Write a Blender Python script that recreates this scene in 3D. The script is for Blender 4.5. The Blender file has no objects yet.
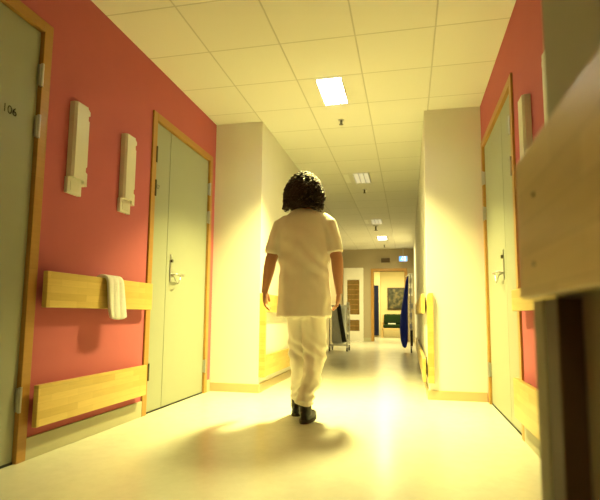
import bpy, bmesh, math, random
from mathutils import Vector, Matrix, noise
C = bpy.context.scene.collection
random.seed(7)
PI = math.pi

# ------------------------------------------------------------------ materials
def mat(name, col, rough=.6, spec=.5, metal=0, noise_amt=.04, nscale=6, bump=0, bscale=40, sheen=0, sss=0):
    m = bpy.data.materials.new(name); m.use_nodes = True
    n, l = m.node_tree.nodes, m.node_tree.links
    b = n['Principled BSDF']
    b.inputs['Roughness'].default_value = rough
    b.inputs['Metallic'].default_value = metal
    b.inputs['Specular IOR Level'].default_value = spec
    if sheen: b.inputs['Sheen Weight'].default_value = sheen
    if sss:
        b.inputs['Subsurface Weight'].default_value = sss
        b.inputs['Subsurface Radius'].default_value = (.02, .008, .004)
    tc = n.new('ShaderNodeTexCoord')
    nz = n.new('ShaderNodeTexNoise'); nz.inputs['Scale'].default_value = nscale; nz.inputs['Detail'].default_value = 5
    l.new(tc.outputs['Object'], nz.inputs['Vector'])
    mx = n.new('ShaderNodeMix'); mx.data_type = 'RGBA'
    mx.inputs['A'].default_value = (*[c*(1-noise_amt*1.5) for c in col], 1)
    mx.inputs['B'].default_value = (*[min(1, c*(1+noise_amt*1.5)) for c in col], 1)
    l.new(nz.outputs['Fac'], mx.inputs['Factor']); l.new(mx.outputs['Result'], b.inputs['Base Color'])
    if bump:
        n2 = n.new('ShaderNodeTexNoise'); n2.inputs['Scale'].default_value = bscale; n2.inputs['Detail'].default_value = 4
        l.new(tc.outputs['Object'], n2.inputs['Vector'])
        bp = n.new('ShaderNodeBump'); bp.inputs['Strength'].default_value = bump; bp.inputs['Distance'].default_value = .01
        l.new(n2.outputs['Fac'], bp.inputs['Height']); l.new(bp.outputs['Normal'], b.inputs['Normal'])
    return m

def emit(name, col, st):
    m = bpy.data.materials.new(name); m.use_nodes = True
    b = m.node_tree.nodes['Principled BSDF']
    b.inputs['Base Color'].default_value = (*col, 1)
    b.inputs['Emission Color'].default_value = (*col, 1)
    b.inputs['Emission Strength'].default_value = st
    return m

def wood_blocks(name, c1, c2, bw=.22, bh=.04, rough=.35):
    """finger-jointed birch board: staves of slightly different tone, board running along Y"""
    m = bpy.data.materials.new(name); m.use_nodes = True
    n, l = m.node_tree.nodes, m.node_tree.links
    b = n['Principled BSDF']; b.inputs['Roughness'].default_value = rough
    tc = n.new('ShaderNodeTexCoord'); sp = n.new('ShaderNodeSeparateXYZ'); cb = n.new('ShaderNodeCombineXYZ')
    l.new(tc.outputs['Object'], sp.inputs[0]); l.new(sp.outputs['Y'], cb.inputs['X']); l.new(sp.outputs['Z'], cb.inputs['Y'])
    br = n.new('ShaderNodeTexBrick'); br.inputs['Scale'].default_value = 1
    br.inputs['Brick Width'].default_value = bw; br.inputs['Row Height'].default_value = bh
    br.inputs['Mortar Size'].default_value = .0005; br.offset = .37; br.offset_frequency = 2
    br.inputs['Color1'].default_value = (*c1, 1); br.inputs['Color2'].default_value = (*c2, 1)
    br.inputs['Mortar'].default_value = (*[x*.8 for x in c2], 1)
    l.new(cb.outputs[0], br.inputs['Vector'])
    mp = n.new('ShaderNodeMapping'); mp.inputs['Scale'].default_value = (3, 3, 40)
    l.new(tc.outputs['Object'], mp.inputs['Vector'])
    nz = n.new('ShaderNodeTexNoise'); nz.inputs['Scale'].default_value = 2; nz.inputs['Detail'].default_value = 6
    l.new(mp.outputs[0], nz.inputs['Vector'])
    rp = n.new('ShaderNodeValToRGB'); rp.color_ramp.elements[0].color = (.86, .84, .8, 1); rp.color_ramp.elements[1].color = (1.08, 1.08, 1.08, 1)
    l.new(nz.outputs['Fac'], rp.inputs['Fac'])
    mx = n.new('ShaderNodeMix'); mx.data_type = 'RGBA'; mx.blend_type = 'MULTIPLY'; mx.inputs['Factor'].default_value = 1
    l.new(br.outputs['Color'], mx.inputs['A']); l.new(rp.outputs['Color'], mx.inputs['B'])
    l.new(mx.outputs['Result'], b.inputs['Base Color'])
    return m

def ceiling_mat():
    m = bpy.data.materials.new('ceiling_tiles'); m.use_nodes = True
    n, l = m.node_tree.nodes, m.node_tree.links
    b = n['Principled BSDF']; b.inputs['Roughness'].default_value = .9; b.inputs['Specular IOR Level'].default_value = .15
    tc = n.new('ShaderNodeTexCoord'); mp = n.new('ShaderNodeMapping')
    mp.inputs['Location'].default_value = (2.0076+.56*5, -2.1577+.56*10, 0)
    l.new(tc.outputs['Object'], mp.inputs['Vector'])
    br = n.new('ShaderNodeTexBrick'); br.inputs['Scale'].default_value = 1; br.offset = 0
    br.inputs['Brick Width'].default_value = .56; br.inputs['Row Height'].default_value = .56
    br.inputs['Mortar Size'].default_value = .007; br.inputs['Mortar Smooth'].default_value = .4
    br.inputs['Color1'].default_value = (.80, .79, .75, 1); br.inputs['Color2'].default_value = (.77, .76, .72, 1)
    br.inputs['Mortar'].default_value = (.60, .59, .55, 1)
    l.new(mp.outputs[0], br.inputs['Vector']); l.new(br.outputs['Color'], b.inputs['Base Color'])
    nz = n.new('ShaderNodeTexNoise'); nz.inputs['Scale'].default_value = 120
    l.new(tc.outputs['Object'], nz.inputs['Vector'])
    ad = n.new('ShaderNodeMath'); ad.operation = 'MULTIPLY_ADD'; ad.inputs[1].default_value = -1.5
    l.new(br.outputs['Fac'], ad.inputs[0]); 
    sc = n.new('ShaderNodeMath'); sc.operation = 'MULTIPLY'; sc.inputs[1].default_value = .15
    l.new(nz.outputs['Fac'], sc.inputs[0]); l.new(sc.outputs[0], ad.inputs[2])
    bp = n.new('ShaderNodeBump'); bp.inputs['Strength'].default_value = .4; bp.inputs['Distance'].default_value = .006
    l.new(ad.outputs[0], bp.inputs['Height']); l.new(bp.outputs['Normal'], b.inputs['Normal'])
    return m

def floor_mat():
    m = bpy.data.materials.new('floor_linoleum'); m.use_nodes = True
    n, l = m.node_tree.nodes, m.node_tree.links
    b = n['Principled BSDF']; b.inputs['Specular IOR Level'].default_value = .5
    tc = n.new('ShaderNodeTexCoord')
    nz = n.new('ShaderNodeTexNoise'); nz.inputs['Scale'].default_value = 14; nz.inputs['Detail'].default_value = 8; nz.inputs['Roughness'].default_value = .7
    l.new(tc.outputs['Object'], nz.inputs['Vector'])
    rp = n.new('ShaderNodeValToRGB')
    rp.color_ramp.elements[0].position = .3; rp.color_ramp.elements[0].color = (.58, .565, .48, 1)
    rp.color_ramp.elements[1].position = .7; rp.color_ramp.elements[1].color = (.64, .63, .54, 1)
    l.new(nz.outputs['Fac'], rp.inputs['Fac']); l.new(rp.outputs['Color'], b.inputs['Base Color'])
    n2 = n.new('ShaderNodeTexNoise'); n2.inputs['Scale'].default_value = 3
    l.new(tc.outputs['Object'], n2.inputs['Vector'])
    mr = n.new('ShaderNodeMapRange'); mr.inputs['To Min'].default_value = .20; mr.inputs['To Max'].default_value = .27
    l.new(n2.outputs['Fac'], mr.inputs['Value']); l.new(mr.outputs[0], b.inputs['Roughness'])
    return m

def art_mat():
    m = bpy.data.materials.new('painting_canvas'); m.use_nodes = True
    n, l = m.node_tree.nodes, m.node_tree.links
    b = n['Principled BSDF']
    tc = n.new('ShaderNodeTexCoord'); nz = n.new('ShaderNodeTexNoise'); nz.inputs['Scale'].default_value = 7; nz.inputs['Detail'].default_value = 3
    l.new(tc.outputs['Object'], nz.inputs['Vector'])
    rp = n.new('ShaderNodeValToRGB'); e = rp.color_ramp.elements
    e[0].position = .35; e[0].color = (.012, .015, .008, 1); e[1].position = .7; e[1].color = (.22, .18, .08, 1)
    x = e.new(.5); x.color = (.05, .055, .03, 1)
    l.new(nz.outputs['Fac'], rp.inputs['Fac']); l.new(rp.outputs['Color'], b.inputs['Base Color'])
    return m

M = {
 'red': mat('red_paint', (.50, .125, .15), .75, .3, noise_amt=.03, bump=.05, bscale=300),
 'white': mat('white_wall_paint', (.78, .76, .70), .8, .3, noise_amt=.015, bump=.05, bscale=300),
 'beige': mat('beige_wall_paint', (.42, .355, .25), .8, .3, noise_amt=.02),
 'olive': mat('grey_green_wall_paint', (.42, .41, .28), .7, .3, noise_amt=.03),
 'door': mat('grey_green_door_laminate', (.315, .335, .255), .45, .4, noise_amt=.015),
 'doorgap': mat('gap_shade', (.02, .02, .018), .8),  # near-black colour standing in for shade in the gaps round door leaves
 'frame': wood_blocks('oiled_pine_frame', (.46, .25, .06), (.42, .22, .05), 3, .5, .4),
 'rail': wood_blocks('birch_board', (.68, .50, .16), (.57, .40, .11)),
 'bracket': mat('brown_wood_batten', (.09, .04, .018), .6),
 'base': mat('cream_vinyl_skirting', (.43, .41, .28), .45),
 'basetan': mat('tan_vinyl_skirting', (.56, .44, .24), .45),
 'ceil': ceiling_mat(), 'floor': floor_mat(),
 'metal': mat('brushed_steel', (.55, .55, .53), .3, metal=1, noise_amt=.02),
 'darkmetal': mat('dark_aged_brass', (.10, .085, .06), .4, metal=.6),
 'lampwhite': mat('white_enamel', (.72, .70, .62), .4),
 'plate': mat('white_plastic', (.74, .72, .66), .35),
 'groove': mat('shaded_grey_plastic', (.35, .33, .27), .6),
 'tube_off': emit('unlit_tube_glow', (.85, .83, .72), .18),  # faint glow added to the unlit tubes so their stripes look paler
 'fitting': mat('ceiling_fitting_enamel', (.78, .77, .73), .6),
 'reflector': mat('pale_reflector', (.9, .9, .86), .4),
 'tube_on': emit('lit_tube', (1, .97, .85), 14),
 'tube_far': emit('far_lit_tube', (1, .93, .78), 9),
 'louvre': mat('satin_louvre', (.80, .79, .74), .3, metal=.3),
 'number': mat('dark_number', (.05, .045, .03), .5),
 'cloth': mat('white_uniform_cotton', (.86, .81, .70), .85, .2, noise_amt=.02, bump=.25, bscale=500, sheen=.2),
 'skin': mat('skin', (.50, .25, .15), .55, .3, noise_amt=.05, nscale=20, sss=.04),
 'hair': mat('dark_brown_hair', (.03, .015, .009), .6, .3, noise_amt=.3, nscale=30),
 'shoe': mat('black_leather', (.008, .006, .005), .6, .5),
 'sole': mat('black_rubber', (.03, .025, .02), .8),
 'eyew': mat('eye_white', (.8, .8, .78), .2), 'eyed': mat('eye_iris', (.05, .03, .02), .2), 'lip': mat('lip', (.45, .14, .10), .5),
 'towel': mat('white_terry_cloth', (.90, .89, .87), .95, .1, noise_amt=.04, nscale=60, bump=1, bscale=220, sheen=.4),
 'blue': mat('royal_blue_cloth', (.015, .03, .38), .8, .2, noise_amt=.1),
 'navy': mat('navy_curtain_cloth', (.03, .04, .11), .85, .2, noise_amt=.1),
 'greycloth': mat('pale_blue_grey_cloth', (.70, .72, .72), .85, .2, noise_amt=.1, nscale=25),
 'black': mat('black_plastic', (.012, .012, .014), .45),
 'wheel': mat('grey_rubber', (.10, .10, .10), .7),
 'whitemetal': mat('white_painted_steel', (.82, .80, .74), .35),
 'green': mat('dark_green_upholstery', (.010, .026, .006), .9, .2, noise_amt=.15, nscale=12),
 'sofawood': mat('pale_beech', (.62, .46, .22), .4),
 'art': art_mat(), 'artframe': mat('dark_picture_frame', (.05, .035, .015), .4),
 'exit': emit('exit_sign_face', (.10, .36, 1.0), 1.0), 'exitw': emit('exit_sign_pictogram', (.7, .9, 1), 1.0),
 'brownbox': mat('dark_brown_box', (.09, .055, .03), .6),
 'amber': mat('dark_amber_glass', (.20, .12, .035), .12, .6, noise_amt=.3, nscale=10),
 'roomwall': mat('pale_yellow_wall', (.72, .64, .38), .8),
 'paper': mat('white_paper', (.85, .85, .82), .7),
}

# ------------------------------------------------------------------ helpers
def bx(bm, x0, x1, y0, y1, z0, z1, bev=0):
    x0, x1 = sorted((x0, x1)); y0, y1 = sorted((y0, y1)); z0, z1 = sorted((z0, z1))
    r = bmesh.ops.create_cube(bm, size=1)
    vs = r['verts']
    for v in vs: v.co = Vector(((x0+x1)/2+v.co.x*(x1-x0), (y0+y1)/2+v.co.y*(y1-y0), (z0+z1)/2+v.co.z*(z1-z0)))
    if bev:
        es = list({e for v in vs for e in v.link_edges})
        bmesh.ops.bevel(bm, geom=es, offset=bev, segments=2, profile=.5, affect='EDGES')

def rings(bm, rr, cap=True, seg=None):
    """rr: list of lists of points -> skinned closed tube"""
    vr = [[bm.verts.new(p) for p in r] for r in rr]
    k = len(rr[0])
    for a, b in zip(vr, vr[1:]):
        for i in range(k): bm.faces.new((a[i], a[(i+1) % k], b[(i+1) % k], b[i]))
    if cap:
        bm.faces.new(vr[0][::-1]); bm.faces.new(vr[-1])

def tube(bm, pts, rad, n=12, flat=1.0, side=None):
    """tube through pts with radii; flat = ratio of the radius across `side` direction"""
    pts = [Vector(p) for p in pts]
    if not hasattr(rad, '__len__'): rad = [rad]*len(pts)
    rr = []; up = None
    for i, p in enumerate(pts):
        a = pts[max(i-1, 0)]; b = pts[min(i+1, len(pts)-1)]
        t = (b-a).normalized()
        if up is None:
            up = Vector(side) if side else (Vector((1, 0, 0)) if abs(t.x) < .9 else Vector((0, 1, 0)))
        u = (up - t*up.dot(t)).normalized(); w = t.cross(u); up = u
        rr.append([p + u*rad[i]*math.cos(2*PI*j/n) + w*rad[i]*flat*math.sin(2*PI*j/n) for j in range(n)])
    rings(bm, rr)

def ell(bm, rr, n=28, sq=2.0):
    """horizontal rings: (cx, cy, z, rx, ry)"""
    out = []
    for cx, cy, z, rx, ry in rr:
        r = []
        for j in range(n):
            a = 2*PI*j/n; c, s = math.cos(a), math.sin(a)
            e = 2/sq
            r.append(Vector((cx+rx*math.copysign(abs(c)**e, c), cy+ry*math.copysign(abs(s)**e, s), z)))
        out.append(r)
    rings(bm, out)

def sphere(bm, c, r, sc=(1, 1, 1), seg=16):
    q = bmesh.ops.create_uvsphere(bm, u_segments=seg, v_segments=max(8, seg//2), radius=r)
    for v in q['verts']: v.co = Vector((v.co.x*sc[0]+c[0], v.co.y*sc[1]+c[1], v.co.z*sc[2]+c[2]))

def cyl(bm, c, r, h, axis='Z', n=20, r2=None):
    q = bmesh.ops.create_cone(bm, cap_ends=True, segments=n, radius1=r, radius2=r if r2 is None else r2, depth=h)
    R = {'Z': Matrix(), 'X': Matrix.Rotation(PI/2, 4, 'Y'), 'Y': Matrix.Rotation(-PI/2, 4, 'X')}[axis]
    for v in q['verts']: v.co = R @ v.co + Vector(c)

def obj(name, bm, m, parent=None, smooth=False, label=None):
    """link one mesh object; coordinates of bm are world coordinates"""
    bmesh.ops.recalc_face_normals(bm, faces=bm.faces)
    me = bpy.data.meshes.new(name)
    base = Vector((0, 0, 0)); p = parent
    while p: base += p.location; p = p.parent
    if parent is None and bm.verts:
        xs = [v.co for v in bm.verts]
        org = Vector(((min(v.x for v in xs)+max(v.x for v in xs))/2, (min(v.y for v in xs)+max(v.y for v in xs))/2, min(v.z for v in xs)))
        base = org
    bmesh.ops.translate(bm, verts=bm.verts, vec=-base)
    bm.to_mesh(me); bm.free()
    if smooth:
        for f in me.polygons: f.use_smooth = True
    me.materials.append(m)
    o = bpy.data.objects.new(name, me); C.objects.link(o)
    if parent: o.parent = parent
    else: o.location = base
    if label: o['label'] = label
    return o

def thing(name, label, cat, loc, group=None, kind=None):
    o = bpy.data.objects.new(name, None); C.objects.link(o); o.location = loc; o.empty_display_size = .1
    if label: o['label'] = label
    if cat: o['category'] = cat
    if group: o['group'] = group
    if kind: o['kind'] = kind
    return o

def tag(o, label, cat, group=None):
    o['label'] = label; o['category'] = cat
    if group: o['group'] = group
    return o

def struct(name, bm, m, label=None, cat=None):
    o = obj(name, bm, m); o['kind'] = 'structure'
    if label: o['label'] = label
    if cat: o['category'] = cat
    return o

def remesh(bm, voxel, smooth=4, fold=None):
    """fuse overlapping closed shells into one continuous surface"""
    bmesh.ops.recalc_face_normals(bm, faces=bm.faces)
    me = bpy.data.meshes.new('t'); bm.to_mesh(me); bm.free()
    o = bpy.data.objects.new('t', me); C.objects.link(o)
    r = o.modifiers.new('r', 'REMESH'); r.mode = 'VOXEL'; r.voxel_size = voxel
    if smooth:
        s = o.modifiers.new('s', 'SMOOTH'); s.iterations = smooth; s.factor = .5
    dg = bpy.context.evaluated_depsgraph_get(); dg.update()
    ne = bpy.data.meshes.new_from_object(o.evaluated_get(dg))
    out = bmesh.new(); out.from_mesh(ne)
    bpy.data.objects.remove(o); bpy.data.meshes.remove(me); bpy.data.meshes.remove(ne)
    out.normal_update()
    if fold:
        for v in out.verts: v.co += v.normal*fold(v.co)
    return out

def text_mesh(s, size, name):
    cu = bpy.data.curves.new(name, 'FONT'); cu.body = s; cu.size = size; cu.extrude = .0008
    cu.align_x = 'CENTER'; cu.align_y = 'CENTER'
    o = bpy.data.objects.new(name, cu); C.objects.link(o)
    dg = bpy.context.evaluated_depsgraph_get(); dg.update()
    me = bpy.data.meshes.new_from_object(o.evaluated_get(dg))
    b = bmesh.new(); b.from_mesh(me)
    bpy.data.objects.remove(o); bpy.data.curves.remove(cu); bpy.data.meshes.remove(me)
    return b

# ------------------------------------------------------------------ dimensions
CH = 2.770                       # ceiling
XL, XR = -1.951, .7196           # wide part of the corridor
PL, PR = -1.4386, .196           # narrow part
YL, YR = 4.641, 4.688            # faces of the pillars
YB = -2.2                        # behind the photographer
YF = 14.6                        # far wall
NX, NY = .2035, .679              # projecting wall at the right, next to the camera

# ------------------------------------------------------------------ the setting
b = bmesh.new(); bx(b, -2.7, 2.0, YB-.1, 20, -.1, 0); struct('floor', b, M['floor'])
b = bmesh.new(); bx(b, -2.7, 2.0, YB-.1, YF+.12, CH, CH+.08); co = struct('ceiling', b, M['ceil'])
# texture of the ceiling is laid in world coordinates
for v in co.data.vertices: v.co += co.location
co.location = (0, 0, 0)

# doors in the red walls: outer frame y0..y1
D1 = (.92, 2.24); D2 = (3.36, 4.545); D3 = (3.285, 4.63); DH = 2.385
def red_wall(name, xp, s, ya, yb, doors):
    b = bmesh.new(); xo = xp - s*.14
    y = ya
    for d0, d1 in doors:
        bx(b, xp, xo, y, d0+.01, 0, CH); bx(b, xp, xo, d0+.01, d1-.01, DH-.01, CH); y = d1-.01
    bx(b, xp, xo, y, yb, 0, CH)
    return struct(name, b, M['red'])
red_wall('wall_left', XL, 1, YB, YL, [D1, D2])
red_wall('wall_right', XR, -1, NY, YR, [D3])
# projecting pillars and the corridor beyond
b = bmesh.new(); bx(b, XL-.14, PL, YL, 8.4, 0, CH); struct('wall_left_pillar', b, M['white'])
b = bmesh.new(); bx(b, XL-.14, XL, 8.4, YF, 0, CH); struct('wall_left_far', b, M['beige'])
b = bmesh.new(); bx(b, PR, XR+.14, YR, YF, 0, CH); struct('wall_right_pillar', b, M['white'])
b = bmesh.new(); bx(b, NX, XR+.14, YB, NY, 0, CH); struct('wall_right_near', b, M['olive'])
b = bmesh.new(); bx(b, -2.4, XR+.14, YB-.1, YB, 0, CH); struct('wall_back', b, M['white'])
# far wall with doorway
DX0, DX1, DZ = -.99, -.085, 2.09
b = bmesh.new()
bx(b, XL, DX0, YF, YF+.12, 0, CH); bx(b, DX1, PR, YF, YF+.12, 0, CH); bx(b, DX0, DX1, YF, YF+.12, DZ, CH)
struct('wall_end', b, M['beige'])
b = bmesh.new()
for x0, x1 in ((DX0-.085, DX0), (DX1, DX1+.085)): bx(b, x0, x1, YF-.03, YF+.14, 0, DZ+.085, .004)
bx(b, DX0, DX1, YF-.03, YF+.14, DZ, DZ+.085, .004)
struct('trim_1', b, M['frame'])
# room beyond
b = bmesh.new()
bx(b, -2.5, -2.4, YF+.12, 18.2, 0, 2.5); bx(b, 1.0, 1.1, YF+.12, 18.2, 0, 2.5)
bx(b, -2.5, 1.1, 18.2, 18.3, 0, 2.5)
bx(b, -2.4, -.98, 17.75, 18.2, 0, 2.5)
struct('wall_end_room', b, M['roomwall'])
b = bmesh.new(); bx(b, -2.5, 1.1, YF+.12, 18.3, 2.5, 2.58); struct('ceiling_end_room', b, M['white'])

# baseboards
def base(name, segs, m, h):
    b = bmesh.new()
    for (x0, x1, y0, y1) in segs: bx(b, x0, x1, y0, y1, 0, h, .003)
    return struct(name, b, m)
t = .012
base('baseboard_left', [(XL, XL+t, D1[1], D2[0]), (XL, XL+t, D2[1], YL), (XL, XL+t, YB, D1[0])], M['base'], .115)
base('baseboard_left_pillar', [(XL+t, PL+t, YL-t, YL), (PL, PL+t, YL, 8.4)], M['basetan'], .085)
base('baseboard_right_pillar', [(PR-t, XR-t, YR-t, YR), (PR-t, PR, YR, YF)], M['basetan'], .085)
base('baseboard_right', [(XR-t, XR, NY, D3[0])], M['base'], .115)
base('baseboard_end', [(XL, DX0-.085, YF-t, YF)], M['base'], .1)

# ------------------------------------------------------------------ doors
def door(name, xp, s, d, split, hinges, hy, hinge_gap, num=None):
    """xp wall plane, s = +1 normal to +X.  hinges: (y, z, metal)"""
    y0, y1 = d; fw = .062
    root = thing(name, None, None, (xp, (y0+y1)/2, 0), kind='structure')
    X = lambda a: xp + s*a
    b = bmesh.new()
    bx(b, X(-.12), X(.014), y0, y0+fw, 0, DH, .003); bx(b, X(-.12), X(.014), y1-fw, y1, 0, DH, .003)
    bx(b, X(-.12), X(.014), y0+fw, y1-fw, DH-fw, DH, .003)
    obj('door_frame', b, M['frame'], root)
    a0, a1 = y0+fw+.004, y1-fw-.004
    for q0, q1 in ((a0, split-.0025), (split+.0025, a1)):
        b = bmesh.new(); bx(b, X(-.055), X(-.008), q0, q1, .012, DH-fw-.004, .002)
        obj('door_leaf', b, M['door'], root)
    b = bmesh.new(); bx(b, X(-.115), X(-.06), a0-.003, a1+.003, .001, DH-fw-.001); obj('gap_shade_backing', b, M['doorgap'], root)  # dark sheet behind the leaves, painted shade for the joints
    b = bmesh.new(); bx(b, X(-.059), X(-.004), a0, a1, .0008, .0118); obj('gap_shade_strip', b, M['doorgap'], root)  # dark strip put in as the shade under the leaves
    for hyy, hz in hinges:
        b = bmesh.new(); bx(b, X(-.006), X(.012), hyy-.012, hyy+.014, hz-.06, hz+.06, .003)
        cyl(b, (X(.014), hyy, hz), .009, .13)
        obj('hinge', b, M['metal'] if hinge_gap == 'm' or hyy > split else M['darkmetal'], root)
    # handle: long plate with keyhole cylinder and lever
    if hy is not None:
        b = bmesh.new(); bx(b, X(-.008), X(0), hy-.016, hy+.016, 1.04, 1.27, .004)
        h = obj('handle_plate', b, M['metal'], root)
        b = bmesh.new(); cyl(b, (X(.004), hy, 1.215), .014, .018, 'X'); obj('lock_cylinder', b, M['darkmetal'], h)
        b = bmesh.new(); sg = 1 if hy > split else -1
        tube(b, [(X(-.004), hy, 1.10), (X(.03), hy, 1.10), (X(.045), hy+sg*.008, 1.10), (X(.05), hy+sg*.03, 1.10), (X(.05), hy+sg*.13, 1.10)], .0085, 10)
        # bow pull under the lever
        tube(b, [(X(-.002), hy, 1.09), (X(.03), hy+sg*.005, 1.08), (X(.04), hy+sg*.02, 1.04), (X(.042), hy+sg*.05, 1.025), (X(.042), hy+sg*.08, 1.045), (X(.045), hy+sg*.085, 1.095)], .006, 8)
        obj('handle_lever', b, M['metal'], h, True)
    if num:
        txt, ny, nz, sz = num
        b = text_mesh(txt, sz, 'number')
        # face along +s X, reading from the corridor
        for v in b.verts:
            lx, ly, lz = v.co
            v.co = Vector((X(-.0075+abs(lz)), ny + s*lx, nz+ly))
        o = obj('door_number', b, M['number'], root)
    return root
door('door_1', XL, 1, D1, 1.30, [(2.175, 2.07), (2.175, 1.777), (2.175, .32)], 1.37, 'm', ('106', 2.0, 1.795, .062))
door('door_2', XL, 1, D2, 3.685, [(3.42, 2.04), (3.42, 1.765), (3.425, .32), (4.487, 2.03), (4.487, 1.74), (4.487, .26)], 3.755, 'd', ('107', 3.485, 1.79, .05))
door('door_3', XR, -1, D3, 3.76, [(3.35, 2.05), (3.35, 1.765), (3.35, .30), (4.575, 2.03), (4.575, 1.70), (4.575, .30)], 3.84, 'm')

# ------------------------------------------------------------------ wall boards (bump rails)
def rail(label, xp, s, y0, y1, z0, z1, off=.04, th=.03, name='wall_rail', group=None, bev=.004):
    root = thing(name, label, 'wall rail', (xp, (y0+y1)/2, z0), group)
    b = bmesh.new(); bx(b, xp+s*off, xp+s*(off+th), y0, y1, z0, z1, bev); obj('board', b, M['rail'], root)
    for yy in (y0+.12, (y0+y1)/2, y1-.12):
        b = bmesh.new(); bx(b, xp, xp+s*off, yy-.03, yy+.03, z0+.02, z1-.02); obj('batten', b, M['bracket'], root)
    return root
rail('birch board rail on the red wall with a towel over it', XL, 1, 2.25, 3.345, .795, .993)
rail('birch board rail low on the red wall under the towel rail', XL, 1, 2.235, 3.31, .17, .387)
rail('upper birch rail on the right red wall, mostly hidden behind the large close rail', XR, -1, 2.2, 3.22, .80, .93)
rail('low birch board rail on the right red wall near the skirting', XR, -1, 2.2, 3.26, .15, .39)
# very near rail on the projecting wall
r = thing('wall_rail', 'very large close birch rail on the projecting wall at the right edge', 'wall rail', (NX, .3, 0))
b = bmesh.new(); bx(b, NX-.0265, NX-.0425, -1.6, NY, .789, .967, .003); obj('board', b, M['rail'], r)
b = bmesh.new(); bx(b, NX, NX-.0265, .56, .60, .80, .955); obj('batten', b, M['bracket'], r)
b = bmesh.new(); bx(b, NX, NX-.0265, -1.2, -1.1, .80, .955); obj('batten', b, M['bracket'], r)
b = bmesh.new(); cyl(b, (NX-.0428, .59, .905), .003, .002, 'X', 12); obj('screw', b, M['darkmetal'], r)
b = bmesh.new(); cyl(b, (NX-.0428, .60, .826), .003, .002, 'X', 12); obj('screw', b, M['darkmetal'], r)
b = bmesh.new(); bx(b, NX, NX-.0265, .635, NY, .0, .787, .001)
tag(obj('corner_guard', b, M['olive']), 'grey-green upright corner strip under the very large close rail', 'wooden strip')
b = bmesh.new(); bx(b, NX, NX-.0255, .582, .6345, .0, .787, .001)
tag(obj('corner_batten', b, M['bracket']), 'dark brown upright wooden strip under the very large close rail', 'wooden strip')

def corner_rail(label, xp, s, yc, y1):
    r = thing('corner_rail', label, 'wall rail', (xp, yc, .14))
    b = bmesh.new()
    # upright end board with rounded top
    pts = []
    yy0, yy1 = yc+.004, yc+.045
    w0, w1 = xp, xp+s*.062
    if s < 0: w0, w1, yy0, yy1 = xp+.05, xp-.006, yc-.03, yc-.0005; 
    s_ = s*(1 if s > 0 else 1)
    prof = [(w0, .15), (w1, .15)] + [(w1 - s*.03*(1-math.cos(a)), .945+.035*math.sin(a)) for a in [PI/2*k/5 for k in range(6)]] + [(w0, .98)]
    rings(b, [[Vector((x, yy0, z)) for x, z in prof], [Vector((x, yy1, z)) for x, z in prof]])
    obj('end_post', b, M['rail'], r)
    for z0, z1 in ((.79, .975), (.15, .365)):
        b = bmesh.new(); bx(b, xp+s*.022, xp+s*.05, yc+.046, y1, z0, z1, .003); obj('board', b, M['rail'], r)
        for yy in (yc+.5, y1-.3):
            b = bmesh.new(); bx(b, xp, xp+s*.022, yy-.03, yy+.03, z0+.02, z1-.02); obj('batten', b, M['bracket'], r)
    return r
corner_rail('birch board rails with an upright end post on the left white pillar', PL, 1, YL, 8.2)
corner_rail('birch board rails with an upright end post on the right white pillar', PR, -1, YR, 9.2)

# ------------------------------------------------------------------ wall lamps
def wall_lamp(label, xp, s, y0, z0=1.57, z1=2.035, w=.125):
    """slim uplighter: folded white sheet body with notched far edge, plastic plate below"""
    X = lambda a: xp + s*a
    r = thing('wall_lamp', label, 'wall lamp', (xp, y0+w/2, z0-.09), 'slim white wall lamps')
    b = bmesh.new()
    dp = .046
    # folded sheet: bevelled near edge, front, and a narrow far flange with two notches
    def sheet(pts, th=.003):
        return pts
    prof = [(.0, 0), (.032, .0), (dp, .012), (dp, w-.018), (.0, w-.018)]
    rings(b, [[Vector((X(d), y0+yy, z)) for d, yy in prof] for z in (z0, z1)])
    obj('shade', b, M['lampwhite'], r)
    b = bmesh.new()
    outl = [(w-.018, z0-.02), (w+.012, z0-.03), (w+.012, z0+.052), (w-.004, z0+.058), (w-.004, z0+.085), (w+.006, z0+.092), (w+.006, z1-.085), (w-.004, z1-.078), (w-.004, z1-.05), (w+.010, z1-.045), (w+.010, z1-.02), (w-.018, z1)]
    rings(b, [[Vector((X(d), y0+yy, zz)) for yy, zz in outl] for d in (.0, dp-.006)])
    obj('side_flange', b, M['lampwhite'], r)
    b = bmesh.new(); bx(b, X(0), X(.024), y0-.012, y0+w-.012, z0-.098, z0+.0, .004); p = obj('socket_plate', b, M['plate'], r)
    b = bmesh.new(); bx(b, X(.0235), X(.027), y0+.012, y0+w-.040, z0-.078, z0-.022, .001); obj('switch', b, M['groove'] if False else M['lampwhite'], p)
    return r
wall_lamp('slim white wall lamp nearest to the door numbered 106', XL, 1, 2.425)
wall_lamp('slim white wall lamp nearer to the double door on the left red wall', XL, 1, 2.955)
wall_lamp('slim white wall lamp on the right red wall, close to the right door', XR, -1, 2.85)
wall_lamp('white wall lamp seen only as a thin upright strip beside the projecting wall', XR, -1, 2.325)

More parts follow.
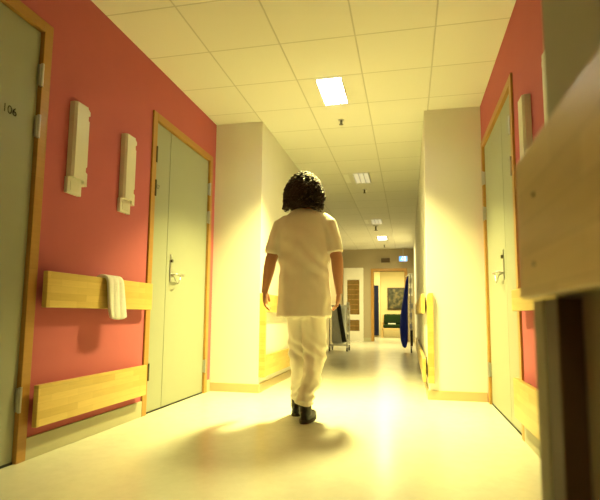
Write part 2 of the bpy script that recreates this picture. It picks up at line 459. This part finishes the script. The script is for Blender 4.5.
# ------------------------------------------------------------------ ceiling fittings
def ceiling_light(label, x0, y0, tube_m, w=.56):
    r = thing('ceiling_light', label, 'ceiling light', (x0+.28, y0+.28, CH), 'ceiling light fittings')
    z = CH
    b = bmesh.new()
    cx = x0+.28 - .008; hw = .112
    for (a0, a1, c0, c1) in ((x0+.01, cx-hw, y0+.01, y0+.55), (cx+hw, x0+.55, y0+.01, y0+.55), (cx-hw, cx+hw, y0+.01, y0+.03), (cx-hw, cx+hw, y0+.53, y0+.55)):
        bx(b, a0, a1, c0, c1, z-.002, z-.0005)
    obj('housing', b, M['fitting'], r)
    for k in range(3):
        xx = cx + (k-1)*.072
        b = bmesh.new(); bx(b, xx-.030, xx+.030, y0+.035, y0+.525, z-.005, z-.001, .0015); obj('tube', b, tube_m, r)
    for k in range(4):
        xx = cx + (k-1.5)*.072
        b = bmesh.new(); bx(b, xx-.003, xx+.003, y0+.03, y0+.53, z-.022, z-.001); obj('louvre', b, M['louvre'], r)
    if tube_m is M['tube_off']:
        b = bmesh.new(); bx(b, x0+.02, x0+.09, y0+.05, y0+.50, z-.004, z-.0006); obj('reflector', b, M['reflector'], r)
    return r
LX = -.888
Y0 = 2.1577
ceiling_light('bright lit ceiling light panel above the walking person', LX, Y0+.56*3, M['tube_on'])
ceiling_light('unlit ceiling light panel, second from the camera', LX, Y0+.56*8, M['tube_off'])
ceiling_light('unlit ceiling light panel between the second and the far lit one', LX+.0, Y0+.56*14, M['tube_off'])
ceiling_light('small lit ceiling light panel near the far wall', LX, Y0+.56*18, M['tube_far'])

def sprinkler(label, x, y, big=1):
    r = thing('sprinkler_head', label, 'sprinkler', (x, y, CH), 'ceiling sprinkler heads')
    b = bmesh.new(); cyl(b, (x, y, CH-.004), .032*big, .008); obj('flange', b, M['metal'], r)
    b = bmesh.new(); cyl(b, (x, y, CH-.025*big), .009*big, .04*big); cyl(b, (x, y, CH-.048*big), .022*big, .004, r2=.018*big)
    obj('nozzle', b, M['darkmetal'], r)
sprinkler('sprinkler head in the ceiling just behind the bright panel', -.63, 4.75)
sprinkler('sprinkler head behind the unlit second ceiling panel', -.64, 7.55, 1.2)
sprinkler('dark sprinkler head in front of the far lit panel', -.67, 10.75, 2.2)
sprinkler('sprinkler head close to the far wall', -.62, 13.7, 1.5)

# ------------------------------------------------------------------ towel over the upper rail
def towel():
    x0 = XL+.055
    b = bmesh.new()
    # centre line: back hang, over the board, front hang
    path = [(-.044, .88), (-.042, .93), (-.034, .98), (-.012, .9955), (.008, .9955), (.0235, .988), (.029, .965), (.033, .92), (.038, .86), (.043, .80), (.05, .755), (.053, .735)]
    nw = 22; g = []
    for i, (dx, z) in enumerate(path):
        row = []
        tt = i/(len(path)-1)
        for j in range(nw+1):
            u = j/nw - .5
            wid = .18 + .012*math.sin(tt*9)
            shift = .018*max(0, tt-.45)/.55 * (1 if tt > .45 else 0)
            y = 2.825 + shift + u*wid
            wob = .003*math.sin(u*17+tt*4)*(.4+tt)
            zz = z - (.012*math.cos(u*PI) if i == len(path)-1 else 0)
            row.append(b.verts.new((x0+dx+wob*(1 if tt > .4 else .3)+.002, y, zz)))
        g.append(row)
    for a, c in zip(g, g[1:]):
        for j in range(nw): b.faces.new((a[j], a[j+1], c[j+1], c[j]))
    o = obj('towel', b, M['towel'], None, True)
    m = o.modifiers.new('s', 'SOLIDIFY'); m.thickness = .022; m.offset = 1
    m = o.modifiers.new('b', 'SUBSURF'); m.levels = m.render_levels = 2
    tag(o, 'white towel folded over the upper rail on the red wall', 'towel')
towel()

# ------------------------------------------------------------------ walking person, seen from behind
PX, PY = -.742, 3.50
def W(p): return Vector((PX+p[0], PY+p[1], p[2]))

def person():
    root = thing('person', 'person with dark curly hair in white tunic and trousers walking away down the corridor', 'person', (PX, PY, 0))
    # joints (relative)
    hipL, kneeL, ankL = (-.065, .0, .93), (-.05, .125, .48), (-.083, .21, .10)
    hipR, kneeR, ankR = (.09, -.01, .93), (.085, .05, .50), (.028, -.02, .11)
    shL, elL, wrL = (-.155, -.01, 1.455), (-.245, -.03, 1.17), (-.305, .03, .95)
    shR, elR, wrR = (.185, -.01, 1.45), (.254, -.01, 1.17), (.262, .04, .945)
    b = bmesh.new()
    # trunk
    ell(b, [tuple(W((.01, 0, z)))[:2]+(z, rx, ry) for z, rx, ry in
            ((.84, .10, .08), (.90, .165, .11), (1.0, .165, .115), (1.12, .14, .10), (1.25, .15, .105), (1.38, .165, .105), (1.46, .14, .085), (1.52, .07, .06))])
    # neck and head
    tube(b, [W((.012, 0, 1.46)), W((.01, .005, 1.54)), W((.005, .02, 1.62)), W((.0, .03, 1.68))], [.062, .055, .053, .05], 16)
    hc = W((-.003, .03, 1.715))
    sphere(b, hc + Vector((0, -.012, .02)), .1, (.80, .93, 1.0), 24)
    sphere(b, hc + Vector((0, .03, -.035)), .075, (.80, .92, 1.12), 20)     # jaw
    sphere(b, hc + Vector((0, .105, -.015)), .014, (.8, 1.1, 1.6), 10)      # nose
    sphere(b, hc + Vector((0, .112, -.028)), .012, (1.1, 1, .9), 10)
    sphere(b, hc + Vector((0, .072, -.09)), .024, (1.1, .9, .8), 10)        # chin
    for s in (-1, 1):
        sphere(b, hc + Vector((s*.08, .0, -.01)), .028, (.35, .7, 1.1), 10) # ears
        sphere(b, hc + Vector((s*.03, .083, .022)), .02, (1.2, .5, .5), 10)  # brow
        sphere(b, hc + Vector((s*.042, .068, -.03)), .02, (1, .8, .9), 10)   # cheek
    # arms and palms
    for sh, el, wr, s in ((shL, elL, wrL, -1), (shR, elR, wrR, 1)):
        sh, el, wr = W(sh), W(el), W(wr)
        tube(b, [sh, sh.lerp(el, .5), el], [.06, .053, .043], 16)
        mid = el.lerp(wr, .3)
        tube(b, [el-Vector((0, 0, -.03)), el, mid, el.lerp(wr, .7), wr, wr+(wr-el).normalized()*.02], [.04, .044, .043, .034, .026, .026], 16)
        d = (wr-el).normalized()
        d = (d + Vector((-s*.20, .05, -.25))).normalized()
        palm0 = wr + d*.005; palm1 = wr + d*.085
        tube(b, [palm0, palm0.lerp(palm1, .4), palm1], [.026, .038, .040], 16, flat=.42, side=(.0, 1, 0))
        across = Vector((0, 1, 0)); across = (across-d*across.dot(d)).normalized()
        inw = Vector((-s, 0, 0)); inw = (inw-d*inw.dot(d)).normalized()
        for k, L in enumerate((.066, .076, .071, .055)):
            o0 = palm1 + across*(.028-.0185*k) - d*.018
            c0 = o0 + d*(.018+L*.38) + inw*.004; c1 = c0 + d*L*.33 + inw*.014; c2 = c1 + d*L*.22 + inw*.018
            tube(b, [o0, c0, c1, c2], [.0095, .0092, .0084, .0070], 10)
        # thumb leaves the side of the palm near its base
        th = palm0.lerp(palm1, .25) + across*.022
        tube(b, [th, th+across*.024+d*.022+inw*.008, th+across*.032+d*.052+inw*.014, th+across*.028+d*.075+inw*.02], [.014, .0125, .0105, .0085], 10)
    # legs, feet
    for hip, kn, an in ((hipL, kneeL, ankL), (hipR, kneeR, ankR)):
        hip, kn, an = W(hip), W(kn), W(an)
        tube(b, [hip, hip.lerp(kn, .4), kn, kn.lerp(an, .3)+Vector((0, -.015, 0)), an], [.078, .068, .046, .044, .032], 16)
        tube(b, [an+Vector((0, -.02, -.02)), an+Vector((0, .05, -.05)), an+Vector((0, .15, -.075))], [.035, .034, .02], 12)
    bm = remesh(b, .0045, 3)
    obj('body', bm, M['skin'], root, True)
    # eyes, mouth
    for s in (-1, 1):
        b = bmesh.new(); sphere(b, hc+Vector((s*.031, .085, .004)), .011, (1.2, .6, .7), 12); e = obj('eye', b, M['eyew'], root, True)
        b = bmesh.new(); sphere(b, hc+Vector((s*.031, .0905, .004)), .005, (1, .5, 1), 10); obj('iris', b, M['eyed'], e, True)
    b = bmesh.new(); sphere(b, hc+Vector((0, .097, -.062)), .02, (1.1, .35, .3), 12); obj('mouth', b, M['lip'], root, True)

    # ---- trousers
    b = bmesh.new()
    ell(b, [tuple(W((.022, .005, z)))[:2]+(z, rx, ry) for z, rx, ry in ((.74, .13, .10), (.80, .155, .125), (.90, .165, .13), (1.0, .15, .115), (1.04, .145, .11))])
    hL, kL, aL = W(hipL), W(kneeL), W(ankL); hR, kR, aR = W(hipR), W(kneeR), W(ankR)
    tube(b, [W((-.05, .0, .90)), W((-.045, .03, .76)), W((-.048, .08, .62)), W((-.052, .125, .48)), W((-.055, .165, .32)), W((-.078, .20, .18)), W((-.085, .215, .115)), W((-.085, .215, .098))],
         [.105, .090, .082, .076, .068, .056, .058, .052], 22, flat=1.08)
    tube(b, [W((.085, -.01, .90)), W((.085, .0, .76)), W((.085, .02, .62)), W((.080, .04, .48)), W((.062, .015, .32)), W((.038, -.018, .21)), W((.029, -.025, .145)), W((.029, -.025, .125))],
         [.108, .096, .088, .080, .071, .062, .068, .060], 22, flat=1.05)
    def fold(p):
        q = p - Vector((PX, PY, 0))
        low = max(0, 1-q.z/.45)
        f = .006*noise.noise(Vector((q.x*9, q.y*9, q.z*5)))
        f += (.010*low)*math.sin(q.z*85 + 5*noise.noise(Vector((q.x*14, q.y*14, q.z*6))))
        f += .007*math.sin(q.x*38 + q.z*14 + 4*noise.noise(Vector((q.x*5, q.y*7, q.z*4))))
        bk = math.exp(-((q.z-.50)/.09)**2)
        return f + .007*bk*math.sin(q.z*70+q.x*50)
    bm = remesh(b, .0085, 3, fold)
    tr = obj('trousers', bm, M['cloth'], root, True, 'loose white cotton trousers gathered at the ankles')
    # ---- tunic
    b = bmesh.new()
    cx = .006
    ell(b, [tuple(W((cx+dx, 0, z)))[:2]+(z, rx, ry) for dx, z, rx, ry in
            ((.0, .752, .200, .148), (.0, .80, .197, .148), (.0, .90, .192, .145), (-.002, 1.02, .186, .138), (-.002, 1.14, .185, .134), (0, 1.26, .189, .133),
             (0, 1.36, .196, .131), (0, 1.44, .193, .118), (0, 1.495, .160, .098), (0, 1.53, .115, .080), (0, 1.55, .082, .070), (0, 1.555, .070, .066))], 36, 2.25)
    tube(b, [W((-.11, 0, 1.475)), W((-.165, -.005, 1.43)), W((-.205, -.012, 1.32)), W((-.232, -.018, 1.235)), W((-.235, -.018, 1.22))],
         [.062, .075, .067, .060, .056], 24, flat=1.15, side=(1, 0, 0))
    tube(b, [W((.13, 0, 1.475)), W((.18, -.005, 1.43)), W((.219, -.010, 1.32)), W((.240, -.010, 1.235)), W((.243, -.011, 1.22))],
         [.062, .075, .067, .061, .056], 24, flat=1.15, side=(1, 0, 0))
    def fold2(p):
        q = p - Vector((PX, PY, 0))
        low = min(1, max(0, (1.35-q.z)/.5))
        f = .005*low*math.sin(math.atan2(q.y, q.x)*8 + 3*noise.noise(Vector((q.x*4, q.y*4, q.z*2.2))))
        f += .0065*math.sin((q.x*.8+q.z*1.1)*34 + 5*noise.noise(Vector((q.x*4, q.y*4, q.z*4))))*math.exp(-((q.z-1.18)/.22)**2)
        f += .009*noise.noise(Vector((q.x*6+3, q.y*6, q.z*7))) + .007*noise.noise(Vector((q.x*15, q.y*15, q.z*13)))
        arm = max(0, min(1, (abs(q.x-.01)-.19)/.03))
        return f*(1-.75*arm)
    bm = remesh(b, .0085, 3, fold2)
    obj('tunic', bm, M['cloth'], root, True, 'white short-sleeved uniform tunic')
    # ---- shoes
    for name, (ax, ay), ang in (('shoe', (-.088, .215), .05), ('shoe', (.029, -.02), -.06)):
        b = bmesh.new()
        R = Matrix.Rotation(ang, 3, 'Z')
        def T(x, y, z): v = R @ Vector((x, y, 0)); return W((ax+v.x, ay+v.y, z))
        tube(b, [T(0, -.005, .185), T(0, -.005, .10), T(0, .0, .06)], [.046, .045, .046], 18, flat=1.15)
        n = 20
        rr = []
        for z, k in ((.022, 1.0), (.05, 1.0), (.07, .9), (.085, .6)):
            r = []
            for j in range(n):
                a = 2*PI*j/n; c, s_ = math.cos(a), math.sin(a)
                y = .075 + .135*s_*(k if s_ > 0 else (1 if z < .08 else .95)); wx = .047*(1.0 if s_ < .3 else 1.06-.15*(s_-.3))*k**.5
                r.append(T(wx*math.copysign(abs(c)**.8, c), y-(.0 if z < .06 else .01), z - (.02*max(0, s_) if z > .06 else 0)))
            rr.append(r)
        rings(b, rr)
        bm = remesh(b, .005, 4)
        sh = obj('shoe', bm, M['shoe'], root, True, 'black ankle-high shoe')
        b = bmesh.new(); rr = []
        for z in (.001, .024):
            rr.append([T(.050*math.copysign(abs(math.cos(2*PI*j/n))**.8, math.cos(2*PI*j/n)), .072+.143*math.sin(2*PI*j/n), z) for j in range(n)])
        rings(b, rr); obj('sole', b, M['sole'], sh)
    # ---- hair: cap plus many curls
    b = bmesh.new()
    hx, hy = -.003, .02
    ell(b, [tuple(W((hx+dx, hy, z)))[:2]+(z, rx, ry) for dx, z, rx, ry in
            ((-.01, 1.555, .095, .065), (-.01, 1.58, .112, .085), (-.010, 1.63, .124, .1), (-.010, 1.68, .120, .112), (-.003, 1.73, .108, .113), (-.008, 1.78, .088, .102), (-.012, 1.825, .056, .07), (-.01, 1.855, .03, .035))], 28)
    def fold3(p):
        return .018*noise.noise(p*20) + .010*noise.noise(p*48)
    bm = remesh(b, .008, 2, fold3)
    # keep the face free
    bmesh.ops.delete(bm, geom=[v for v in bm.verts if v.co.y > PY+.088 and v.co.z < 1.79 and abs(v.co.x-PX) < .075], context='VERTS')
    obj('hair', bm, M['hair'], root, True)
    b = bmesh.new()
    rnd = random.Random(3)
    for i in range(1100):
        a = rnd.uniform(0, 2*PI)
        if 1.05 < a < 2.1: continue                      # face
        el_ = rnd.uniform(-.42, 1.5)
        ce, se = math.cos(el_), math.sin(el_)
        ctr = W((hx, hy, 1.70))
        rx, ry, rz = .116, .112, .137
        if el_ < 0:
            z = 1.70 + el_*.27; p0 = Vector((ctr.x-.008+(rx+.006)*math.cos(a), ctr.y+ry*math.sin(a), z))
        else:
            p0 = ctr + Vector((rx*ce*math.cos(a), ry*ce*math.sin(a), rz*se))
        out = Vector((math.cos(a)*ce, math.sin(a)*ce, se)).normalized()
        down = Vector((math.cos(a)*.25, math.sin(a)*.25, -1)).normalized()
        L = rnd.uniform(.05, .10) if el_ > 0 else rnd.uniform(.03, .06)
        amp = rnd.uniform(.008, .018); ph = rnd.uniform(0, 6.28); fr = rnd.uniform(1.2, 2.2)
        side = out.cross(down).normalized()
        pts = []
        for k in range(8):
            t_ = k/7
            q = p0 + out*(.004+.012*math.sin(t_*PI)+.006*t_) + down*(L*t_) + (side*math.cos(ph+fr*6.28*t_)+out*math.sin(ph+fr*6.28*t_))*amp
            if q.z < ctr.z: pass
            else:
                # keep on the head surface
                dd = q-ctr; k2 = math.sqrt((dd.x/(rx+.012))**2+(dd.y/(ry+.012))**2+(dd.z/(rz+.012))**2)
                if k2 < .96: q = ctr+dd*(.97/k2)
            q.z = max(q.z, 1.562)
            pts.append(q)
        big = rnd.random() < .35; r0 = rnd.uniform(.0065, .0095) if big else rnd.uniform(.003, .006)
        tube(b, pts, [r0, r0, r0, r0, r0, r0*.9, r0*.7, r0*.3], 6)
    obj('hair_curls', b, M['hair'], root, True)
    return root
person()

# ------------------------------------------------------------------ far things
def castor(root, x, y):
    b = bmesh.new(); cyl(b, (x, y, .045), .045, .03, 'X', 20); w = obj('castor_wheel', b, M['wheel'], root)
    b = bmesh.new(); bx(b, x-.02, x+.02, y-.02, y+.02, .085, .12, .003); obj('castor_fork', b, M['metal'], w)

# left: white framed laundry cart with grey bag and black strut, mostly behind the person's hand
def cart():
    X, Y = -1.42, 10.5
    r = thing('laundry_cart', 'half hidden white framed cart with pale grey bag and black strip behind the hand', 'cart', (X, Y, 0))
    b = bmesh.new()
    for x in (X-.22, X+.155):
        for y in (Y-.2, Y+.2): tube(b, [(x, y, .11), (x, y, .98)], .014, 10)
    for z in (.13, .97):
        for x in (X-.22, X+.155): tube(b, [(x, Y-.2, z), (x, Y+.2, z)], .012, 8)
        for y in (Y-.2, Y+.2): tube(b, [(X-.22, y, z), (X+.155, y, z)], .012, 8)
    obj('frame', b, M['whitemetal'], r, True)
    b = bmesh.new()
    ell(b, [(X-.05, Y, .16, .13, .16), (X-.05, Y, .22, .155, .18), (X-.05, Y, .5, .15, .18), (X-.05, Y, .9, .16, .185), (X-.05, Y, .96, .165, .19)], 24, 3)
    obj('bag', b, M['greycloth'], r, True)
    b = bmesh.new(); tube(b, [(X-.03, Y-.215, 1.0), (X+.03, Y-.225, .6), (X+.10, Y-.22, .2)], [.045, .045, .05], 12, flat=.4, side=(1, 0, 0))
    obj('black_strap', b, M['black'], r, True)
    for k in range(5):
        b = bmesh.new(); bx(b, X+.15, X+.205, Y-.23, Y-.19, .25+.17*k, .36+.17*k, .006); obj('clip', b, M['whitemetal'], r)
    for x in (X-.22, X+.155):
        for y in (Y-.2, Y+.2): castor(r, x, y)
cart()

# right: stand on castors with white pouches; blue cloth hangs from it
def stand():
    X, Y = .07, 10.6
    r = thing('rolling_stand', 'slim rolling stand with white clips and pouches by the right wall', 'stand', (X, Y, 0))
    b = bmesh.new()
    tube(b, [(X, Y, .12), (X, Y, 1.66)], .014, 10)
    tube(b, [(X-.0, Y-.2, .12), (X-.0, Y+.2, .12)], .014, 8)
    tube(b, [(X-.11, Y, 1.6), (X, Y, 1.665), (X+.05, Y, 1.64)], .01, 8)
    obj('pole', b, M['metal'], r, True)
    for z, w in ((1.52, .05), (1.30, .045), (.98, .06), (.78, .045), (.55, .05)):
        b = bmesh.new(); bx(b, X-.03, X-.03+w*1.3, Y-.05, Y-.01, z-.07, z+.06, .012); obj('pouch', b, M['whitemetal'], r)
    b = bmesh.new(); bx(b, X-.02, X+.035, Y-.06, Y+.02, .13, .46, .01); obj('battery_box', b, M['black'], r)
    castor(r, X, Y-.19); castor(r, X, Y+.19)
stand()
b = bmesh.new()
n = 24; rr = []
for z, cx, rx, ry in ((1.60, .035, .012, .02), (1.50, .015, .03, .05), (1.3, -.005, .045, .09), (1.1, -.025, .06, .12), (.8, -.055, .085, .14), (.5, -.065, .10, .14), (.25, -.06, .085, .13), (.13, -.055, .05, .09), (.10, -.05, .02, .05)):
    rr.append([Vector((cx-.015+.85*(rx+.006*math.sin(7*a))*math.cos(a), 10.42+ry*math.sin(a)*(1+.1*math.sin(5*a)), z)) for a in [2*PI*j/n for j in range(n)]])
rings(b, rr)
tag(obj('blue_coat', b, M['blue'], None, True), 'long royal blue cloth hanging from the rolling stand', 'coat')

# exit sign
r = thing('exit_sign', 'small glowing pale blue exit sign below the ceiling at the far end', 'exit sign', (-.10, YF-.25, 2.33))
ex0, ex1, ez0, ez1 = -.235, .015, 2.35, 2.51
b = bmesh.new(); bx(b, ex0, ex1, YF-.27, YF-.22, ez0, ez1, .01); obj('sign_box', b, M['whitemetal'], r)
b = bmesh.new(); bx(b, ex0+.012, ex1-.012, YF-.275, YF-.269, ez0+.012, ez1-.012, .002); f = obj('sign_face', b, M['exit'], r)
b = bmesh.new()
# running figure, door and arrow
px, pz = -.15, 2.43
y_ = YF-.277
tube(b, [(px, y_, pz+.01), (px+.012, y_, pz+.04)], .010, 8); sphere(b, (px+.02, y_, pz+.06), .011)
tube(b, [(px, y_, pz+.01), (px+.022, y_, pz-.02), (px+.012, y_, pz-.055)], .007, 8)
tube(b, [(px, y_, pz+.01), (px-.015, y_, pz-.025), (px-.04, y_, pz-.035)], .007, 8)
tube(b, [(px-.025, y_, pz+.02), (px+.01, y_, pz+.038), (px+.035, y_, pz+.02)], .005, 8)
bx(b, px+.055, px+.115, y_-.002, y_+.004, pz-.055, pz+.065)
obj('pictogram', b, M['exitw'], f)
b = bmesh.new(); bx(b, (ex0+ex1)/2-.01, (ex0+ex1)/2+.01, YF-.255, YF-.235, ez1, CH); obj('hanger', b, M['metal'], r)

b = bmesh.new(); bx(b, -.76, -.50, YF-.07, YF-.001, 2.36, 2.48, .008)
tag(obj('wall_box', b, M['brownbox']), 'small dark brown box on the far wall above the doorway', 'wall box')

# glazed white door at the far left
g = thing('door_4', None, None, (-1.59, YF-.03, 0), kind='structure')
gx0, gx1, gz = -1.90, -1.30, 2.2
b = bmesh.new()
for (a0, a1, c0, c1) in ((gx0, gx0+.11, 0, gz), (gx1-.12, gx1, 0, gz), (gx0+.11, gx1-.12, 0, .30), (gx0+.11, gx1-.12, .63, .79), (gx0+.11, gx1-.12, 1.84, gz)):
    bx(b, a0, a1, YF-.06, YF-.015, c0, c1, .002)
obj('door_leaf', b, M['whitemetal'], g)
for z0, z1 in ((.30, .63), (.79, 1.84)):
    b = bmesh.new(); bx(b, gx0+.11, gx1-.12, YF-.045, YF-.035, z0, z1); p = obj('glass_pane', b, M['amber'], g)
    b = bmesh.new()
    for k in range(1, int((z1-z0)/.15)): bx(b, gx0+.115, gx1-.125, YF-.050, YF-.0455, z0+k*.15-.006, z0+k*.15+.006)
    obj('glazing_bar', b, M['frame'], p)
    
b = bmesh.new(); bx(b, .04, .15, YF-.012, YF+.002, 1.35, 2.02, .003)  # pale slab added in place of a bright lit patch beside the doorway
tag(obj('lit_patch_panel', b, M['paper']), 'tall pale panel standing in for a lit patch on the far wall right of the doorway', 'stand-in panel')

# sofa, painting and curtain in the end room
sx0, sx1, sy = -.90, .55, 17.25
r = thing('sofa', 'dark green upholstered sofa on pale wood frame in the end room', 'sofa', ((sx0+sx1)/2, sy, 0))
b = bmesh.new(); bx(b, sx0+.06, sx1-.06, sy-.35, sy+.25, .34, .46, .04); obj('seat', b, M['green'], r)
b = bmesh.new(); bx(b, sx0+.06, sx1-.06, sy+.15, sy+.32, .46, .82, .05); obj('backrest', b, M['green'], r)
b = bmesh.new(); bx(b, sx0, sx1, sy-.36, sy+.3, .27, .335, .01); bx(b, sx0, sx1, sy+.33, sy+.36, .27, .80, .008); obj('frame', b, M['sofawood'], r)
for x in (sx0, sx1-.05):
    b = bmesh.new(); bx(b, x, x+.05, sy-.36, sy+.3, .50, .56, .01); bx(b, x, x+.05, sy-.36, sy-.31, 0, .5); bx(b, x, x+.05, sy+.25, sy+.3, 0, .5); obj('armrest', b, M['sofawood'], r)
b = bmesh.new(); 
for v in range(1): bx(b, -.68, -.42, sy-.22, sy+.02, .462, .50, .012)
tag(obj('folded_paper', b, M['paper']), 'white folded paper lying on the green sofa', 'paper')
r = thing('painting', 'dark framed painting on the yellow wall above the green sofa', 'painting', (-.2, 18.19, 1.0))
b = bmesh.new(); bx(b, -.74, .34, 18.16, 18.199, .98, 1.80, .01); obj('frame', b, M['artframe'], r)
b = bmesh.new(); bx(b, -.69, .29, 18.152, 18.16, 1.03, 1.75); obj('canvas', b, M['art'], r)
b = bmesh.new(); rr = []
pts = []
for j in range(60): 
    x = -1.45 + .42*j/59; pts.append((x, 17.66+.03*math.sin(j*1.1)))
rr = [[Vector((x, y, z)) for x, y in pts] + [Vector((x, y+.02, z)) for x, y in pts[::-1]] for z in (.05, 1.85)]
rings(b, rr)
tag(obj('curtain', b, M['navy']), 'dark navy curtain at the left side of the end room', 'curtain')
b = bmesh.new(); tube(b, [(-1.5, 17.67, 1.86), (-1.0, 17.67, 1.86)], .012, 8)
tag(obj('curtain_rod', b, M['metal']), 'thin rod carrying the navy curtain in the end room', 'curtain rod')

# ------------------------------------------------------------------ lights
def area(name, loc, sx, sy, power, col, spread=180):
    l = bpy.data.lights.new(name, 'AREA'); l.shape = 'RECTANGLE'; l.size = sx; l.size_y = sy; l.energy = power; l.color = col
    l.spread = math.radians(spread)
    o = bpy.data.objects.new(name, l); C.objects.link(o); o.location = loc
    return o
YEL = (1, .88, .28)
area('tube_light', (LX+.272, Y0+.56*3+.28, CH-.026), .19, .36, 84, YEL, 103)
area('far_tube_light', (LX+.272, Y0+.56*18+.28, CH-.026), .19, .38, 52, (1, .86, .33), 160)
area('end_room_light', (-.6, 16.4, 2.45), .8, .8, 70, (1, .84, .36), 180)

area('rear_tube_light', (LX+.272, -1.2, CH-.02), .19, .43, 6, YEL, 170)
w = bpy.data.worlds.new('world'); bpy.context.scene.world = w; w.use_nodes = True
w.node_tree.nodes['Background'].inputs[0].default_value = (1, .85, .5, 1)
w.node_tree.nodes['Background'].inputs[1].default_value = .02

# ------------------------------------------------------------------ camera
yaw, pit, rol = .2119, .1055, .008
def rows():
    def tocam(v):
        x, y, z = v
        cy, sy = math.cos(yaw), math.sin(yaw); X = x*cy+y*sy; Y = -x*sy+y*cy
        cp, sp = math.cos(pit), math.sin(pit); Y2 = Y*cp+z*sp; Z2 = -Y*sp+z*cp
        cr, sr = math.cos(rol), math.sin(rol); return Vector((X*cr+Z2*sr, Y2, -X*sr+Z2*cr))
    e = [tocam(v) for v in ((1, 0, 0), (0, 1, 0), (0, 0, 1))]
    right = Vector([e[k][0] for k in range(3)]); fwd = Vector([e[k][1] for k in range(3)]); up = Vector([e[k][2] for k in range(3)])
    return right, fwd, up
right, fwd, up = rows()
cam = bpy.data.cameras.new('camera'); cam.sensor_fit = 'HORIZONTAL'; cam.sensor_width = 36; cam.lens = 480.4/600*36; cam.shift_x = -4.97/600; cam.shift_y = 14.06/600
cam.clip_start = .02
cam.dof.use_dof = True; cam.dof.focus_distance = 3.7; cam.dof.aperture_fstop = 4.0
o = bpy.data.objects.new('camera', cam); C.objects.link(o)
m = Matrix.Identity(4)
for i in range(3):
    m[i][0] = right[i]; m[i][1] = up[i]; m[i][2] = -fwd[i]
m.translation = Vector((.0197, .0118, .7661))
o.matrix_world = m
bpy.context.scene.camera = o

vs = bpy.context.scene.view_settings
vs.view_transform = 'Standard'; vs.look = 'None'; vs.gamma = 1; vs.exposure = .8; vs.use_curve_mapping = False
